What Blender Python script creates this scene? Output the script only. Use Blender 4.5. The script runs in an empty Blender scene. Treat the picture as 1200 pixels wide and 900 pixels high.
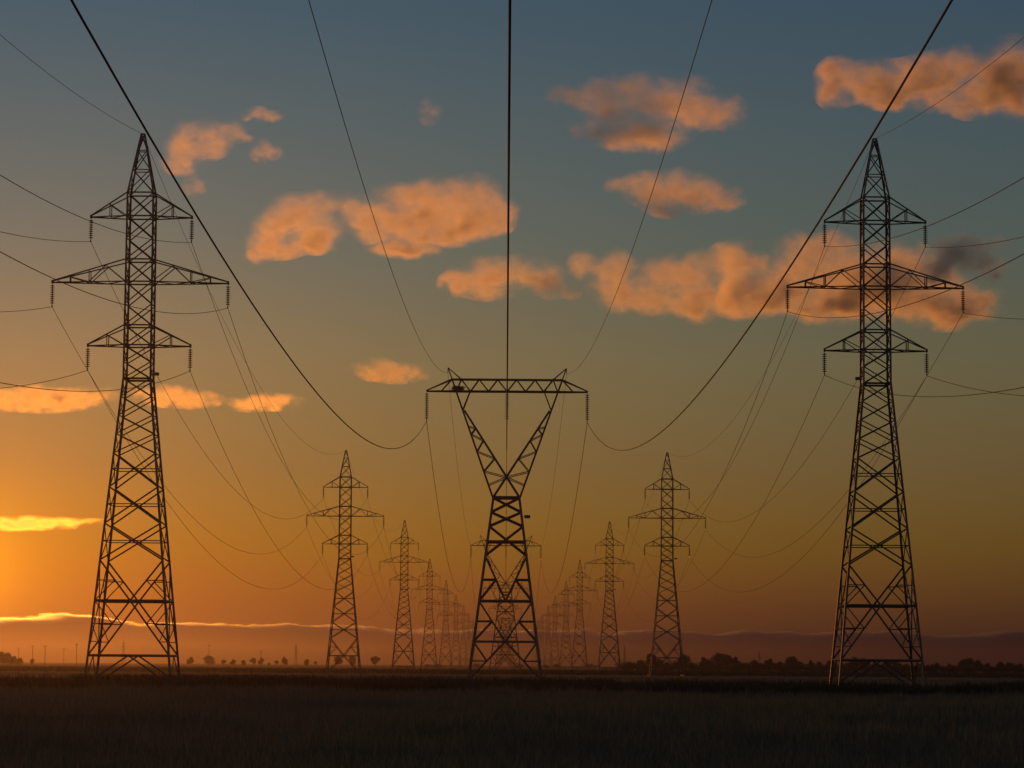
import bpy, bmesh, math, random
import numpy as np
from mathutils import Vector, Matrix, noise

S = bpy.context.scene
COL = S.collection
random.seed(7)
R = math.radians

# ------------------------------------------------------------------ camera
F = 3500.0                      # focal length in photo pixels (1200 px wide)
EYE = Vector((0, 0, 1.85))
cam = bpy.data.cameras.new('camera'); cam_ob = bpy.data.objects.new('camera', cam)
COL.objects.link(cam_ob); S.camera = cam_ob
cam.sensor_width = 36; cam.lens = F / 1200 * 36
cam.clip_start = 0.5; cam.clip_end = 150000
PITCH, YAW, ROLL = math.atan(329 / F), math.atan(5.7 / F), R(0.4)
fwd = Vector((math.sin(YAW) * math.cos(PITCH), math.cos(YAW) * math.cos(PITCH), math.sin(PITCH)))
rgt0 = fwd.cross(Vector((0, 0, 1))).normalized(); up0 = rgt0.cross(fwd)
rgt = rgt0 * math.cos(ROLL) + up0 * math.sin(ROLL)
upv = up0 * math.cos(ROLL) - rgt0 * math.sin(ROLL)
M3 = Matrix((rgt, upv, -fwd)).transposed()
cam_ob.matrix_world = Matrix.Translation(EYE) @ M3.to_4x4()

def ray(px, py):
    return (fwd * F + rgt * (px - 600) + upv * (450 - py)).normalized()
def at(px, py, y):              # point at depth y (metres along the lines) seen at a pixel
    d = ray(px, py); return EYE + d * (y / d.y)
def ground_x(px, y):            # x of a pixel column at the horizon, at depth y
    return at(px, 779 + (px - 592) * 0.007, y).x

# ------------------------------------------------------------------ sky, sun, exposure
SUN_EL, SUN_AZ = R(1.5), R(-10.4)
sun_dir = Vector((math.sin(SUN_AZ) * math.cos(SUN_EL), math.cos(SUN_AZ) * math.cos(SUN_EL), math.sin(SUN_EL)))
world = bpy.data.worlds.new('World'); S.world = world; world.use_nodes = True
nt = world.node_tree; N = nt.nodes; L = nt.links
bg = N['Background']
sky = N.new('ShaderNodeTexSky'); sky.sky_type = 'NISHITA'; sky.sun_disc = False
sky.sun_elevation = SUN_EL; sky.sun_rotation = SUN_AZ
sky.air_density = 1.0; sky.dust_density = 3.0; sky.ozone_density = 3.0
tc = N.new('ShaderNodeTexCoord')
nrm = N.new('ShaderNodeVectorMath'); nrm.operation = 'NORMALIZE'; L.new(tc.outputs['Generated'], nrm.inputs[0])
sep = N.new('ShaderNodeSeparateXYZ'); L.new(nrm.outputs[0], sep.inputs[0])
asn = N.new('ShaderNodeMath'); asn.operation = 'ARCSINE'; L.new(sep.outputs[2], asn.inputs[0])
mr = N.new('ShaderNodeMapRange'); mr.inputs[1].default_value = 0; mr.inputs[2].default_value = R(20)
L.new(asn.outputs[0], mr.inputs[0])
KN = [0, 1.0, 2.2, 3.8, 5.8, 8.2, 12.5]        # elevation in degrees
def elev_ramp(rows):
    r = N.new('ShaderNodeValToRGB'); L.new(mr.outputs[0], r.inputs[0]); e = r.color_ramp.elements
    while len(e) < len(KN): e.new(0.5)
    for q, d, c in zip(e, KN, zip(*rows)): q.position = d / 20.0; q.color = (*c, 1)
    return r
# evening air: filter over the clear-sky model, plus the even afterglow that rings the horizon
tint = elev_ramp([(.64, .476, .321, .201, .193, .129, .02), (.408, .397, .356, .285, .292, .275, .26), (.0, .02, .07, .25, .433, .596, .74)])
after = elev_ramp([(.30, .53, .82, 1.0, .876, .566, .42), (.29, .29, .49, .62, .732, .666, .467), (.15, .14, .13, .25, .226, .221, .106)])
mul = N.new('ShaderNodeMix'); mul.data_type = 'RGBA'; mul.blend_type = 'MULTIPLY'; mul.inputs[0].default_value = 1
L.new(sky.outputs[0], mul.inputs[6]); L.new(tint.outputs[0], mul.inputs[7])
adda = N.new('ShaderNodeVectorMath'); adda.operation = 'ADD'; L.new(mul.outputs[2], adda.inputs[0]); L.new(after.outputs[0], adda.inputs[1])
# glow of the air round the sun
sv = N.new('ShaderNodeVectorMath'); sv.operation = 'DISTANCE'; L.new(nrm.outputs[0], sv.inputs[0]); sv.inputs[1].default_value = sun_dir
def lobe(width, colour, prev):
    a = N.new('ShaderNodeMath'); a.operation = 'MULTIPLY'; L.new(sv.outputs['Value'], a.inputs[0]); a.inputs[1].default_value = -1 / width
    b = N.new('ShaderNodeMath'); b.operation = 'EXPONENT'; L.new(a.outputs[0], b.inputs[0])
    c = N.new('ShaderNodeVectorMath'); c.operation = 'SCALE'; c.inputs[0].default_value = colour; L.new(b.outputs[0], c.inputs[3])
    d = N.new('ShaderNodeVectorMath'); d.operation = 'ADD'; L.new(prev, d.inputs[0]); L.new(c.outputs[0], d.inputs[1])
    return d.outputs[0]
out = lobe(0.024, (11.0, 3.0, 0.0), adda.outputs[0])
out = lobe(0.012, (5.0, 3.0, 0.0), out)
out = lobe(0.09, (1.6, 0.0, 0.0), out)
L.new(out, bg.inputs[0]); bg.inputs[1].default_value = 0.1

sun = bpy.data.lights.new('sun', 'SUN'); sun_ob = bpy.data.objects.new('sun', sun); COL.objects.link(sun_ob)
sun.energy = 0.9; sun.angle = R(0.5); sun.color = (1.0, 0.28, 0.018)
sun_ob.location = (0, 0, 300); sun_ob.rotation_euler = (-sun_dir).to_track_quat('-Z', 'Y').to_euler()

vs = S.view_settings
vs.view_transform = 'Standard'; vs.look = 'None'; vs.gamma = 1; vs.use_curve_mapping = False; vs.exposure = 0
S.cycles.volume_bounces = 3; S.cycles.max_bounces = 8; S.cycles.transparent_max_bounces = 16
S.cycles.volume_max_steps = 512; S.cycles.volume_step_rate = 0.3

# ------------------------------------------------------------------ helpers
def tag(o, label=None, cat=None, group=None, kind=None):
    if label: o['label'] = label
    if cat: o['category'] = cat
    if group: o['group'] = group
    if kind: o['kind'] = kind
    return o
def link(name, me, mat=None, parent=None):
    o = bpy.data.objects.new(name, me); COL.objects.link(o)
    if mat and not me.materials: me.materials.append(mat)
    if parent: o.parent = parent
    return o
def empty(name, loc=(0, 0, 0)):
    o = bpy.data.objects.new(name, None); COL.objects.link(o); o.location = loc; o.empty_display_size = 1
    return o
KIDS = {}
def part(name, me, mat, parent):
    o = link(name, me, mat, parent); KIDS.setdefault(parent.name, []).append(o); return o
def copy_tree(o, parent=None):
    c = o.copy(); COL.objects.link(c)
    if parent: c.parent = parent; KIDS.setdefault(parent.name, []).append(c)
    for ch in list(KIDS.get(o.name, [])): copy_tree(ch, c)
    return c
def mesh(name, vs_, fs):
    me = bpy.data.meshes.new(name); me.from_pydata([tuple(v) for v in vs_], [], fs); me.update(); return me

class MB:
    def __init__(self): self.v = []; self.f = []
    def add(self, v, f):
        n = len(self.v); self.v += [tuple(x) for x in v]; self.f += [tuple(i + n for i in q) for q in f]
    def angle(self, a, b, w, inward=None, t=None):
        """steel L-angle from a to b, flange width w, heel turned away from `inward`"""
        a = Vector(a); b = Vector(b); d = (b - a).normalized()
        ref = Vector(inward) if inward is not None else Vector((0.3, 0.5, 0.8))
        u = ref - d * ref.dot(d)
        if u.length < 1e-4: u = d.orthogonal()
        u.normalize(); s = d.cross(u)
        u, s = (u + s).normalized(), (u - s).normalized()
        t = t or w * 0.16; h = w * 0.35
        prof = [(0, 0), (w, 0), (w, t), (t, t), (t, w), (0, w)]
        vs_ = [p + u * (x - h) + s * (y - h) for p in (a, b) for x, y in prof]
        fs = [(i, (i + 1) % 6, 6 + (i + 1) % 6, 6 + i) for i in range(6)] + [(5, 4, 3, 2, 1, 0), (6, 7, 8, 9, 10, 11)]
        self.add(vs_, fs)
    def box(self, c, sx, sy, sz):
        c = Vector(c)
        vs_ = [c + Vector((x * sx / 2, y * sy / 2, z * sz / 2)) for z in (-1, 1) for y in (-1, 1) for x in (-1, 1)]
        self.add(vs_, [(0, 2, 3, 1), (4, 5, 7, 6), (0, 1, 5, 4), (2, 6, 7, 3), (0, 4, 6, 2), (1, 3, 7, 5)])
    def tube(self, pts, rads, n=6, cap=True):
        base = len(self.v); P = [Vector(p) for p in pts]
        for i, p in enumerate(P):
            d = (P[min(i + 1, len(P) - 1)] - P[max(i - 1, 0)]).normalized()
            u = d.cross(Vector((0, 0, 1)))
            if u.length < 1e-3: u = Vector((1, 0, 0))
            u.normalize(); w = u.cross(d)
            for k in range(n):
                a = 2 * math.pi * k / n
                self.v.append(tuple(p + (u * math.cos(a) + w * math.sin(a)) * rads[i]))
        for i in range(len(P) - 1):
            for k in range(n):
                q = base + i * n
                self.f.append((q + k, q + (k + 1) % n, q + n + (k + 1) % n, q + n + k))
        if cap:
            self.f.append(tuple(base + k for k in reversed(range(n))))
            self.f.append(tuple(base + (len(P) - 1) * n + k for k in range(n)))
    def mesh(self, name): return mesh(name, self.v, self.f)

# ------------------------------------------------------------------ materials
def mat_base(name):
    m = bpy.data.materials.new(name); m.use_nodes = True
    return m, m.node_tree.nodes, m.node_tree.links, m.node_tree.nodes['Principled BSDF']
def noisy(name, c1, c2, scale, rough=0.8, metal=0.0, detail=6, bump=0.0, bscale=None, coord='Object', spec=None):
    m, n, l, p = mat_base(name)
    t = n.new('ShaderNodeTexCoord'); x = n.new('ShaderNodeTexNoise'); x.inputs['Scale'].default_value = scale; x.inputs['Detail'].default_value = detail
    l.new(t.outputs[coord], x.inputs['Vector'])
    r = n.new('ShaderNodeValToRGB'); r.color_ramp.elements[0].position = .32; r.color_ramp.elements[1].position = .68
    r.color_ramp.elements[0].color = (*c1, 1); r.color_ramp.elements[1].color = (*c2, 1)
    l.new(x.outputs['Fac'], r.inputs[0]); l.new(r.outputs[0], p.inputs['Base Color'])
    p.inputs['Roughness'].default_value = rough; p.inputs['Metallic'].default_value = metal
    if spec is not None: p.inputs['Specular IOR Level'].default_value = spec
    if bump:
        y = n.new('ShaderNodeTexNoise'); y.inputs['Scale'].default_value = bscale or scale * 4; l.new(t.outputs[coord], y.inputs['Vector'])
        b = n.new('ShaderNodeBump'); b.inputs['Strength'].default_value = bump; l.new(y.outputs['Fac'], b.inputs['Height']); l.new(b.outputs[0], p.inputs['Normal'])
    return m
STEEL = noisy('galvanised_steel', (.10, .10, .10), (.19, .185, .175), 0.9, .55, .55)
GLASS = noisy('brown_porcelain', (.05, .03, .02), (.09, .05, .035), 6, .3)
CABLE = noisy('weathered_stranded_cable', (.04, .04, .038), (.085, .08, .075), 0.25, .8, 0, spec=.15)
BARK = noisy('bark', (.05, .04, .03), (.09, .07, .05), 3, .9)
TWIG = noisy('twigs', (.05, .04, .025), (.10, .075, .05), 9, .9)
PAINT = noisy('weathered_paint', (.12, .12, .11), (.2, .19, .18), 5, .6)
def leafy(name, c1, c2, scale=0.6, trans=0.25):
    m, n, l, p = mat_base(name)
    g = n.new('ShaderNodeNewGeometry'); r = n.new('ShaderNodeValToRGB')
    r.color_ramp.elements[0].color = (*c1, 1); r.color_ramp.elements[1].color = (*c2, 1)
    l.new(g.outputs['Random Per Island'], r.inputs[0]); l.new(r.outputs[0], p.inputs['Base Color'])
    p.inputs['Roughness'].default_value = .75; p.inputs['Specular IOR Level'].default_value = .2
    t = n.new('ShaderNodeBsdfTranslucent'); l.new(r.outputs[0], t.inputs[0])
    mx = n.new('ShaderNodeMixShader'); mx.inputs[0].default_value = trans
    l.new(p.outputs[0], mx.inputs[1]); l.new(t.outputs[0], mx.inputs[2]); l.new(mx.outputs[0], n['Material Output'].inputs[0])
    return m
LEAF = leafy('leaves', (.035, .05, .02), (.07, .085, .035))
GRASS = leafy('grass', (.11, .13, .115), (.2, .2, .175), trans=.3)
WEED = leafy('weeds', (.04, .05, .04), (.08, .08, .06), trans=.12)

def ground_mat():
    m, n, l, p = mat_base('field_soil')
    t = n.new('ShaderNodeTexCoord')
    x = n.new('ShaderNodeTexNoise'); x.inputs['Scale'].default_value = .05; x.inputs['Detail'].default_value = 10; x.inputs['Roughness'].default_value = .65
    mp = n.new('ShaderNodeMapping'); mp.inputs['Scale'].default_value = (.35, 1.0, 1.0)
    l.new(t.outputs['Object'], mp.inputs[0]); l.new(mp.outputs[0], x.inputs['Vector'])
    r = n.new('ShaderNodeValToRGB'); r.color_ramp.elements[0].position = .35; r.color_ramp.elements[1].position = .7
    r.color_ramp.elements[0].color = (.05, .055, .043, 1); r.color_ramp.elements[1].color = (.11, .10, .08, 1)
    l.new(x.outputs['Fac'], r.inputs[0])
    # crop strips lying across the view: stubble, ploughed soil, meadow
    sp = n.new('ShaderNodeSeparateXYZ'); l.new(t.outputs['Object'], sp.inputs[0])
    mm = n.new('ShaderNodeMapRange'); mm.inputs[1].default_value = 0; mm.inputs[2].default_value = 2000; l.new(sp.outputs[1], mm.inputs[0])
    s = n.new('ShaderNodeValToRGB'); s.color_ramp.interpolation = 'LINEAR'
    st = [(0, .9), (.105, .9), (.115, .6), (.13, .6), (.14, .95), (.27, .95), (.285, .5), (1, .5)]
    e = s.color_ramp.elements
    while len(e) < len(st): e.new(.5)
    for q, (a, v) in zip(e, st): q.position = a; q.color = (v, v, v, 1)
    l.new(mm.outputs[0], s.inputs[0])
    mu = n.new('ShaderNodeMix'); mu.data_type = 'RGBA'; mu.blend_type = 'MULTIPLY'; mu.inputs[0].default_value = 1
    l.new(r.outputs[0], mu.inputs[6]); l.new(s.outputs[0], mu.inputs[7]); l.new(mu.outputs[2], p.inputs['Base Color'])
    p.inputs['Roughness'].default_value = .95; p.inputs['Specular IOR Level'].default_value = .1
    y = n.new('ShaderNodeTexNoise'); y.inputs['Scale'].default_value = 2.5; y.inputs['Detail'].default_value = 5; l.new(t.outputs['Object'], y.inputs['Vector'])
    b = n.new('ShaderNodeBump'); b.inputs['Strength'].default_value = .8; b.inputs['Distance'].default_value = .2
    l.new(y.outputs['Fac'], b.inputs['Height']); l.new(b.outputs[0], p.inputs['Normal'])
    return m
GROUND = ground_mat()

# ------------------------------------------------------------------ ground
def gz(x, y):                   # gentle relief of the plain
    d = math.hypot(x, y)
    a = max(0.0, min(1.0, (700 - d) / 500))
    return (noise.noise((x * .02, y * .02, 3)) * .16 + noise.noise((x * .11, y * .11, 9)) * .06) * a
def axis(lim, fine, step):
    a = [0.0]
    while a[-1] < lim:
        a.append(a[-1] + (step if a[-1] < fine else max(step, (a[-1] - fine) * .35 + step)))
    return a
ys_ = [-12000, -4000, -1000, -300, -100, 0] + list(np.arange(20, 520, 4.0)) + [560, 640, 760, 900, 1200, 1700, 2500, 4000, 7000, 12000]
xa = axis(12000, 110, 4.0); xs_ = [-v for v in reversed(xa[1:])] + xa
xs_[0] = -12000; xs_[-1] = 12000
gv = [(x, y, gz(x, y)) for y in ys_ for x in xs_]
nx = len(xs_)
gf = [(j * nx + i, j * nx + i + 1, (j + 1) * nx + i + 1, (j + 1) * nx + i) for j in range(len(ys_) - 1) for i in range(nx - 1)]
gme = mesh('ground', gv, gf)
for p in gme.polygons: p.use_smooth = True
tag(link('ground', gme, GROUND), kind='structure', label='dark flat grassy field reaching to the horizon')

# ------------------------------------------------------------------ lattice pylon of the two side rows
def lathe(profile, n=8):
    mb = MB(); mb.tube([(0, 0, z) for r_, z in profile], [r_ for r_, z in profile], n); return mb
def insulator_mesh(length, discs, rad, name):
    prof = [(.02, 0), (.02, -.12)]
    top = -.14; p = (length - .34) / discs
    for k in range(discs):
        z = top - k * p
        prof += [(.035, z), (rad * .45, z - p * .18), (rad, z - p * .45), (rad * .96, z - p * .55), (rad * .3, z - p * .62), (.035, z - p * .72)]
    prof += [(.02, -length + .18), (.05, -length + .16), (.05, -length + .02), (.03, -length - .03)]
    mb = MB(); v = []; n = 10
    for r_, z in prof:
        for k in range(n):
            a = 2 * math.pi * k / n; v.append((r_ * math.cos(a), r_ * math.sin(a), z))
    f = [(i * n + k, (i + 1) * n + k, (i + 1) * n + (k + 1) % n, i * n + (k + 1) % n) for i in range(len(prof) - 1) for k in range(n)]
    f += [tuple(range(n)), tuple((len(prof) - 1) * n + k for k in reversed(range(n)))]
    mb.add(v, f)
    mb.box((0, 0, -length - .02), .06, .34, .07)       # suspension clamp
    return mb.mesh(name)
INS_S = insulator_mesh(1.9, 9, .19, 'insulator_string')
INS_L = insulator_mesh(3.25, 12, .24, 'insulator_string')
ARMS = [(37.3, 39.2, 4.05), (32.0, 33.8, 7.05), (26.9, 28.5, 4.1)]       # bottom, top root, half-span
H_APEX = 44.1; INS_LEN = 1.9

def double_pylon(ext, fine=True, box_side=1):
    """three pairs of crossarms; ext = metres of extra leg panel at the foot (4.3 or 0)"""
    dz = ext - 4.3
    root = empty('lattice_pylon')
    Z = lambda z: z + dz
    def half(z):                                        # half-width of the body at design height z (tall version)
        if z >= 39.2: return 1.05 + (0.14 - 1.05) * (z - 39.2) / (H_APEX - 39.2)
        if z >= 24.2: return 1.05 + .05 * (39.2 - z) / 15
        return 1.10 + (3.4 - 1.10) * (24.2 - z) / 24.2
    C = [(-1, -1), (1, -1), (1, 1), (-1, 1)]
    pt = lambda c, z: Vector((c[0] * half(z), c[1] * half(z), Z(z)))
    base = -dz
    for c in C:
        mb = MB()
        inw = Vector((-c[0], -c[1], 0))
        mb.angle(pt(c, base - .15), pt(c, 24.2), .175, inw); mb.angle(pt(c, 24.2), pt(c, 39.2), .145, inw); mb.angle(pt(c, 39.2), pt(c, H_APEX), .13, inw)
        q = pt(c, base)
        mb.box((q.x, q.y, .12), .6, .6, .3)                # concrete footing stub
        part('leg', mb.mesh('leg'), STEEL, root)
    members = []                                           # (name, a, b, width, inward)
    def face_pts(k, z0, z1):
        c0, c1 = C[k], C[(k + 1) % 4]
        inw = -(Vector((c0[0] + c1[0], c0[1] + c1[1], 0)) * .5)
        return pt(c0, z0), pt(c1, z0), pt(c0, z1), pt(c1, z1), inw
    def X(z0, z1, w, mid=False, single=None):
        for k in range(4):
            a, b, c, d, inw = face_pts(k, z0, z1)
            o = inw * .05
            members.append(('cross_brace', a, d, w, inw)); members.append(('cross_brace', b + o, c + o, w, inw))
            if mid:
                t = (b - a).length / ((b - a).length + (d - c).length)
                members.append(('tie_bar', a.lerp(c, t), b.lerp(d, t), w * .65, inw))
    def belt(z, w):
        for k in range(4):
            a, b, c, d, inw = face_pts(k, z, z)
            members.append(('belt', a, b, w, inw))
    peak = [39.2, 41.1, 42.7, H_APEX]
    for a, b in zip(peak, peak[1:]): X(a, b, .06)
    for z in peak[1:]: belt(z, .06)
    nodes = [24.2, 25.55, 26.9, 28.5, 30.2, 32.0, 33.8, 35.5, 37.3, 39.2]
    for a, b in zip(nodes, nodes[1:]): X(a, b, .07)
    for z in (24.2, 26.9, 28.5, 32.0, 33.8, 37.3, 39.2): belt(z, .12 if z == 24.2 else .09)
    low = [24.2, 22.75, 21.25, 19.75, 18.2]
    for a, b in zip(low[1:], low): X(a, b, .07)
    big = [18.2, 15.5, 12.6, 9.7]
    for a, b in zip(big[1:], big): X(a, b, .088, mid=True)
    # foot panels
    zc = 6.5; zb = 2.2
    for k in range(4):
        a, b, c, d, inw = face_pts(k, zc, 9.7)             # a,b at zc ; c,d at 9.7
        m = (a + b) / 2
        members += [('cross_brace', c, m, .1, inw), ('cross_brace', d, m, .1, inw)]
        for e, g in ((a, c), (b, d)):
            h1 = g.lerp(m, .5); l1 = g.lerp(e, .5)
            members += [('tie_bar', l1, h1, .06, inw), ('tie_bar', e, h1, .06, inw)]
    belt(zc, .14)
    if ext > 3:
        for k in range(4):
            a, b, c, d, inw = face_pts(k, zb, zc)
            m = (c + d) / 2
            members += [('cross_brace', a, m, .1, inw), ('cross_brace', b, m, .1, inw)]
            for e, g in ((a, c), (b, d)):
                h1 = m.lerp(e, .42); l1 = g.lerp(e, .42); h2 = m.lerp(e, .75); l2 = g.lerp(e, .75)
                members += [('tie_bar', l1, h1, .06, inw), ('tie_bar', g, h1, .06, inw), ('tie_bar', l1, h2, .05, inw), ('tie_bar', l2, h2, .05, inw)]
        belt(zb, .14)
        for k in range(4):
            a, b, c, d, inw = face_pts(k, base + .1, zb); m = (c + d) / 2
            members += [('cross_brace', a, m, .09, inw), ('cross_brace', b, m, .09, inw)]
    else:
        for k in range(4):
            a, b, c, d, inw = face_pts(k, base + .1, zc); m = (c + d) / 2
            members += [('cross_brace', a, m, .09, inw), ('cross_brace', b, m, .09, inw)]
    if fine:
        for nm, a, b, w, inw in members:
            mb = MB(); mb.angle(a, b, w, inw); part(nm, mb.mesh(nm), STEEL, root)
    else:
        mb = MB()
        for nm, a, b, w, inw in members: mb.angle(a, b, w * 1.1, inw)
        tag(part('lattice_bracing', mb.mesh('lattice_bracing'), STEEL, root), kind='stuff')
    # crossarms
    tips = []
    for zb_, zt, hs in ARMS:
        for s in (-1, 1):
            mb = MB(); tip = Vector((s * hs, 0, Z(zb_)))
            roots = []
            for sy in (-1, 1):
                rb = pt((s, sy), zb_); rt = pt((s, sy), zt); roots.append((rb, rt))
                mb.angle(rb, tip + Vector((0, sy * .08, 0)), .11, (0, 0, 1)); mb.angle(rt, tip + Vector((0, sy * .08, .12)), .12, (0, 0, -1))
            mb.box(tip + Vector((0, 0, .04)), .16, .3, .26)
            arm = part('crossarm', mb.mesh('crossarm'), STEEL, root)
            struts = []
            fr = (.48,) if hs < 5 else (.27, .50, .76)
            for rb, rt in roots:
                prev_b = rb
                for i, t in enumerate(fr):
                    b = rb.lerp(tip, t); u = rt.lerp(tip, t)
                    if not (hs > 5 and i == 0): struts.append((b, u))
                    struts.append((prev_b, u) if i % 2 == 0 else (rt.lerp(tip, fr[i - 1]), b))
                    prev_b = b
            tt = [0] + list(fr) + [.9]
            for i in range(len(tt) - 1):                    # plan bracing of the lower plane
                a = roots[i % 2][0].lerp(tip, tt[i]); b = roots[(i + 1) % 2][0].lerp(tip, tt[i + 1]); struts.append((a, b))
            if fine:
                for a, b in struts:
                    m2 = MB(); m2.angle(a, b, .07); part('strut', m2.mesh('strut'), STEEL, arm)
            else:
                m2 = MB()
                for a, b in struts: m2.angle(a, b, .07)
                tag(part('strut_lattice', m2.mesh('strut_lattice'), STEEL, arm), kind='stuff')
            i = part('insulator_string', INS_S, GLASS, root); i.location = tip + Vector((0, 0, -.08))
            tips.append(tip + Vector((0, 0, -.08 - INS_LEN)))
    mb = MB(); q = pt((box_side, -1), 24.5)
    mb.box(q + Vector((box_side * .42, -.05, .05)), .5, .1, .26); mb.box(q + Vector((box_side * .1, -.02, .0)), .24, .05, .05)
    part('number_plate', mb.mesh('number_plate'), PAINT, root)
    tips.append(Vector((0, 0, Z(H_APEX) - .02)))
    return root, tips

# ------------------------------------------------------------------ wineglass pylon of the middle row
def wineglass_pylon(fine=True):
    root = empty('wineglass_pylon')
    C = [(-1, -1), (1, -1), (1, 1), (-1, 1)]
    WZ = 20.2
    half = lambda z: 1.47 + (4.07 - 1.47) * (WZ - z) / WZ
    pt = lambda c, z: Vector((c[0] * half(z), c[1] * half(z), z))
    members = []
    for c in C:
        mb = MB(); inw = Vector((-c[0], -c[1], 0))
        mb.angle(pt(c, -.15), pt(c, WZ), .24, inw); q = pt(c, 0); mb.box((q.x, q.y, .15), .8, .8, .4)
        part('leg', mb.mesh('leg'), STEEL, root)
    def fp(k, z0, z1):
        c0, c1 = C[k], C[(k + 1) % 4]; inw = -(Vector((c0[0] + c1[0], c0[1] + c1[1], 0)) * .5)
        return pt(c0, z0), pt(c1, z0), pt(c0, z1), pt(c1, z1), inw
    for z0, z1 in ((18.6, WZ), (17.05, 18.6), (13.8, 17.05)):
        for k in range(4):
            a, b, c, d, inw = fp(k, z0, z1); o = inw * .06
            members += [('cross_brace', a, d, .12, inw), ('cross_brace', b + o, c + o, .12, inw)]
    def belt(z, w):
        for k in range(4):
            a, b, c, d, inw = fp(k, z, z); members.append(('belt', a, b, w, inw))
    belt(WZ, .2); belt(15.3, .12); belt(8.8, .16); belt(4.35, .14)
    for k in range(4):
        a, b, c, d, inw = fp(k, 8.8, 13.8); m = (a + b) / 2
        members += [('cross_brace', c, m, .13, inw), ('cross_brace', d, m, .13, inw)]
        for e, g in ((a, c), (b, d)):
            h = g.lerp(m, .53); l = g.lerp(e, .53); members += [('tie_bar', l, h, .11, inw), ('tie_bar', e, h, .13, inw)]
        a, b, c, d, inw = fp(k, 4.35, 8.8); m = (a + b) / 2
        members += [('cross_brace', c, m, .12, inw), ('cross_brace', d, m, .12, inw)]
        for e, g in ((a, c), (b, d)):
            h = g.lerp(m, .5); l = g.lerp(e, .5); members += [('tie_bar', l, h, .1, inw), ('tie_bar', e, h, .12, inw)]
        a, b, c, d, inw = fp(k, .1, 4.35); m = (c + d) / 2
        members += [('cross_brace', a, m, .12, inw), ('cross_brace', b, m, .12, inw)]
        for e, g in ((a, c), (b, d)):
            h = m.lerp(e, .5); l = g.lerp(e, .5); members += [('tie_bar', l, h, .1, inw), ('tie_bar', g, h, .12, inw)]
    # the two leaning arms of the Y
    dep = lambda z: 1.47 + (.6 - 1.47) * (z - WZ) / (32 - WZ)
    P = lambda x, z, sy: Vector((x, sy * dep(z), z))
    outer = lambda z: -(1.47 + (6.55 - 1.47) * (z - WZ) / (34.6 - WZ))
    for s in (-1, 1):
        mb = MB()
        for sy in (-1, 1):
            top = Vector((s * -outer(34.6), 0, 34.6))
            k33 = P(s * -outer(33.3), 33.3, sy)
            mb.angle(P(s * 1.47, WZ, sy), k33, .21, (-s, 0, 0)); mb.angle(k33, top, .13, (-s, 0, 0))
            mb.angle(P(s * 4.72, 29.85, sy), P(-s * 1.47, WZ, sy) + Vector((0, s * .05 * sy, 0)), .21, (s, 0, 0))
        arm = part('leaning_arm', mb.mesh('leaning_arm'), STEEL, root)
        sub = []
        zs_in = lambda t: (4.72 - t * 4.72, 29.85 - t * (29.85 - 22.45))
        so = [.22, .28, .42, .54, .70, .80]
        for sy in (-1, 1):
            ins_t = [(.27, 27.6), (.45, 26.3), (.72, 24.8), (1.0, 22.45)]
            zo = [28.05, 27.2, 25.3, 23.1, 21.6]
            for (t, _), z0, z1 in zip(ins_t, zo, zo[1:]):
                x, z = zs_in(t); q = P(s * x, z, sy)
                sub += [(P(s * -outer(z0), z0, sy), q), (q, P(s * -outer(z1), z1, sy))]
            sub.append((P(s * -outer(29.9), 29.9, sy), P(s * 4.1, 32.0, sy)))          # knee under the beam
            sub.append((Vector((s * 6.5, 0, 34.55)), P(s * 5.05, 33.3, sy)))
            sub.append((P(s * 5.05, 33.3, sy), P(s * 4.1, 32.0, sy)))
        for z in (31, 28.5, 26, 23.5):
            sub.append((P(s * -outer(z), z, -1), P(s * -outer(z - 1.2), z - 1.2, 1)))
        if fine:
            for a, b in sub: m2 = MB(); m2.angle(a, b, .095); part('strut', m2.mesh('strut'), STEEL, arm)
        else:
            m2 = MB()
            for a, b in sub: m2.angle(a, b, .13)
            tag(part('strut_lattice', m2.mesh('strut_lattice'), STEEL, arm), kind='stuff')
    # beam
    mb = MB(); B = .6
    for sy in (-1, 1):
        mb.angle((-8.95, sy * .1, 32), (-5.6, sy * B, 32), .2, (0, 0, 1)); mb.angle((-5.6, sy * B, 32), (5.6, sy * B, 32), .2, (0, 0, 1)); mb.angle((5.6, sy * B, 32), (8.95, sy * .1, 32), .2, (0, 0, 1))
        mb.angle((-6.15, sy * B, 33.3), (6.15, sy * B, 33.3), .18, (0, 0, -1))
        for s in (-1, 1): mb.angle((s * 6.15, sy * B, 33.3), (s * 8.95, sy * .1, 32.06), .15, (0, 0, -1))
    beam = part('beam', mb.mesh('beam'), STEEL, root)
    sub = []
    bot = [-5.6, -4.05, -2.05, 0, 2.05, 4.05, 5.6]; top = [-5.1, -3.1, -1.05, 1.05, 3.1, 5.1]
    for sy in (-1, 1):
        for i, t in enumerate(top): sub += [((bot[i], sy * B, 32), (t, sy * B, 33.3)), ((t, sy * B, 33.3), (bot[i + 1], sy * B, 32))]
        for s in (-1, 1): sub.append(((s * 7.3, sy * .34, 32), (s * 6.15, sy * B, 33.3)))
        sub += [((bot[i], -sy * B, 32), (bot[i + 1], sy * B, 32)) for i in range(6) if i % 2 == (sy > 0)]
    if fine:
        for a, b in sub: m2 = MB(); m2.angle(a, b, .085); part('strut', m2.mesh('strut'), STEEL, beam)
    else:
        m2 = MB()
        for a, b in sub: m2.angle(a, b, .11)
        tag(part('strut_lattice', m2.mesh('strut_lattice'), STEEL, beam), kind='stuff')
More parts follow.
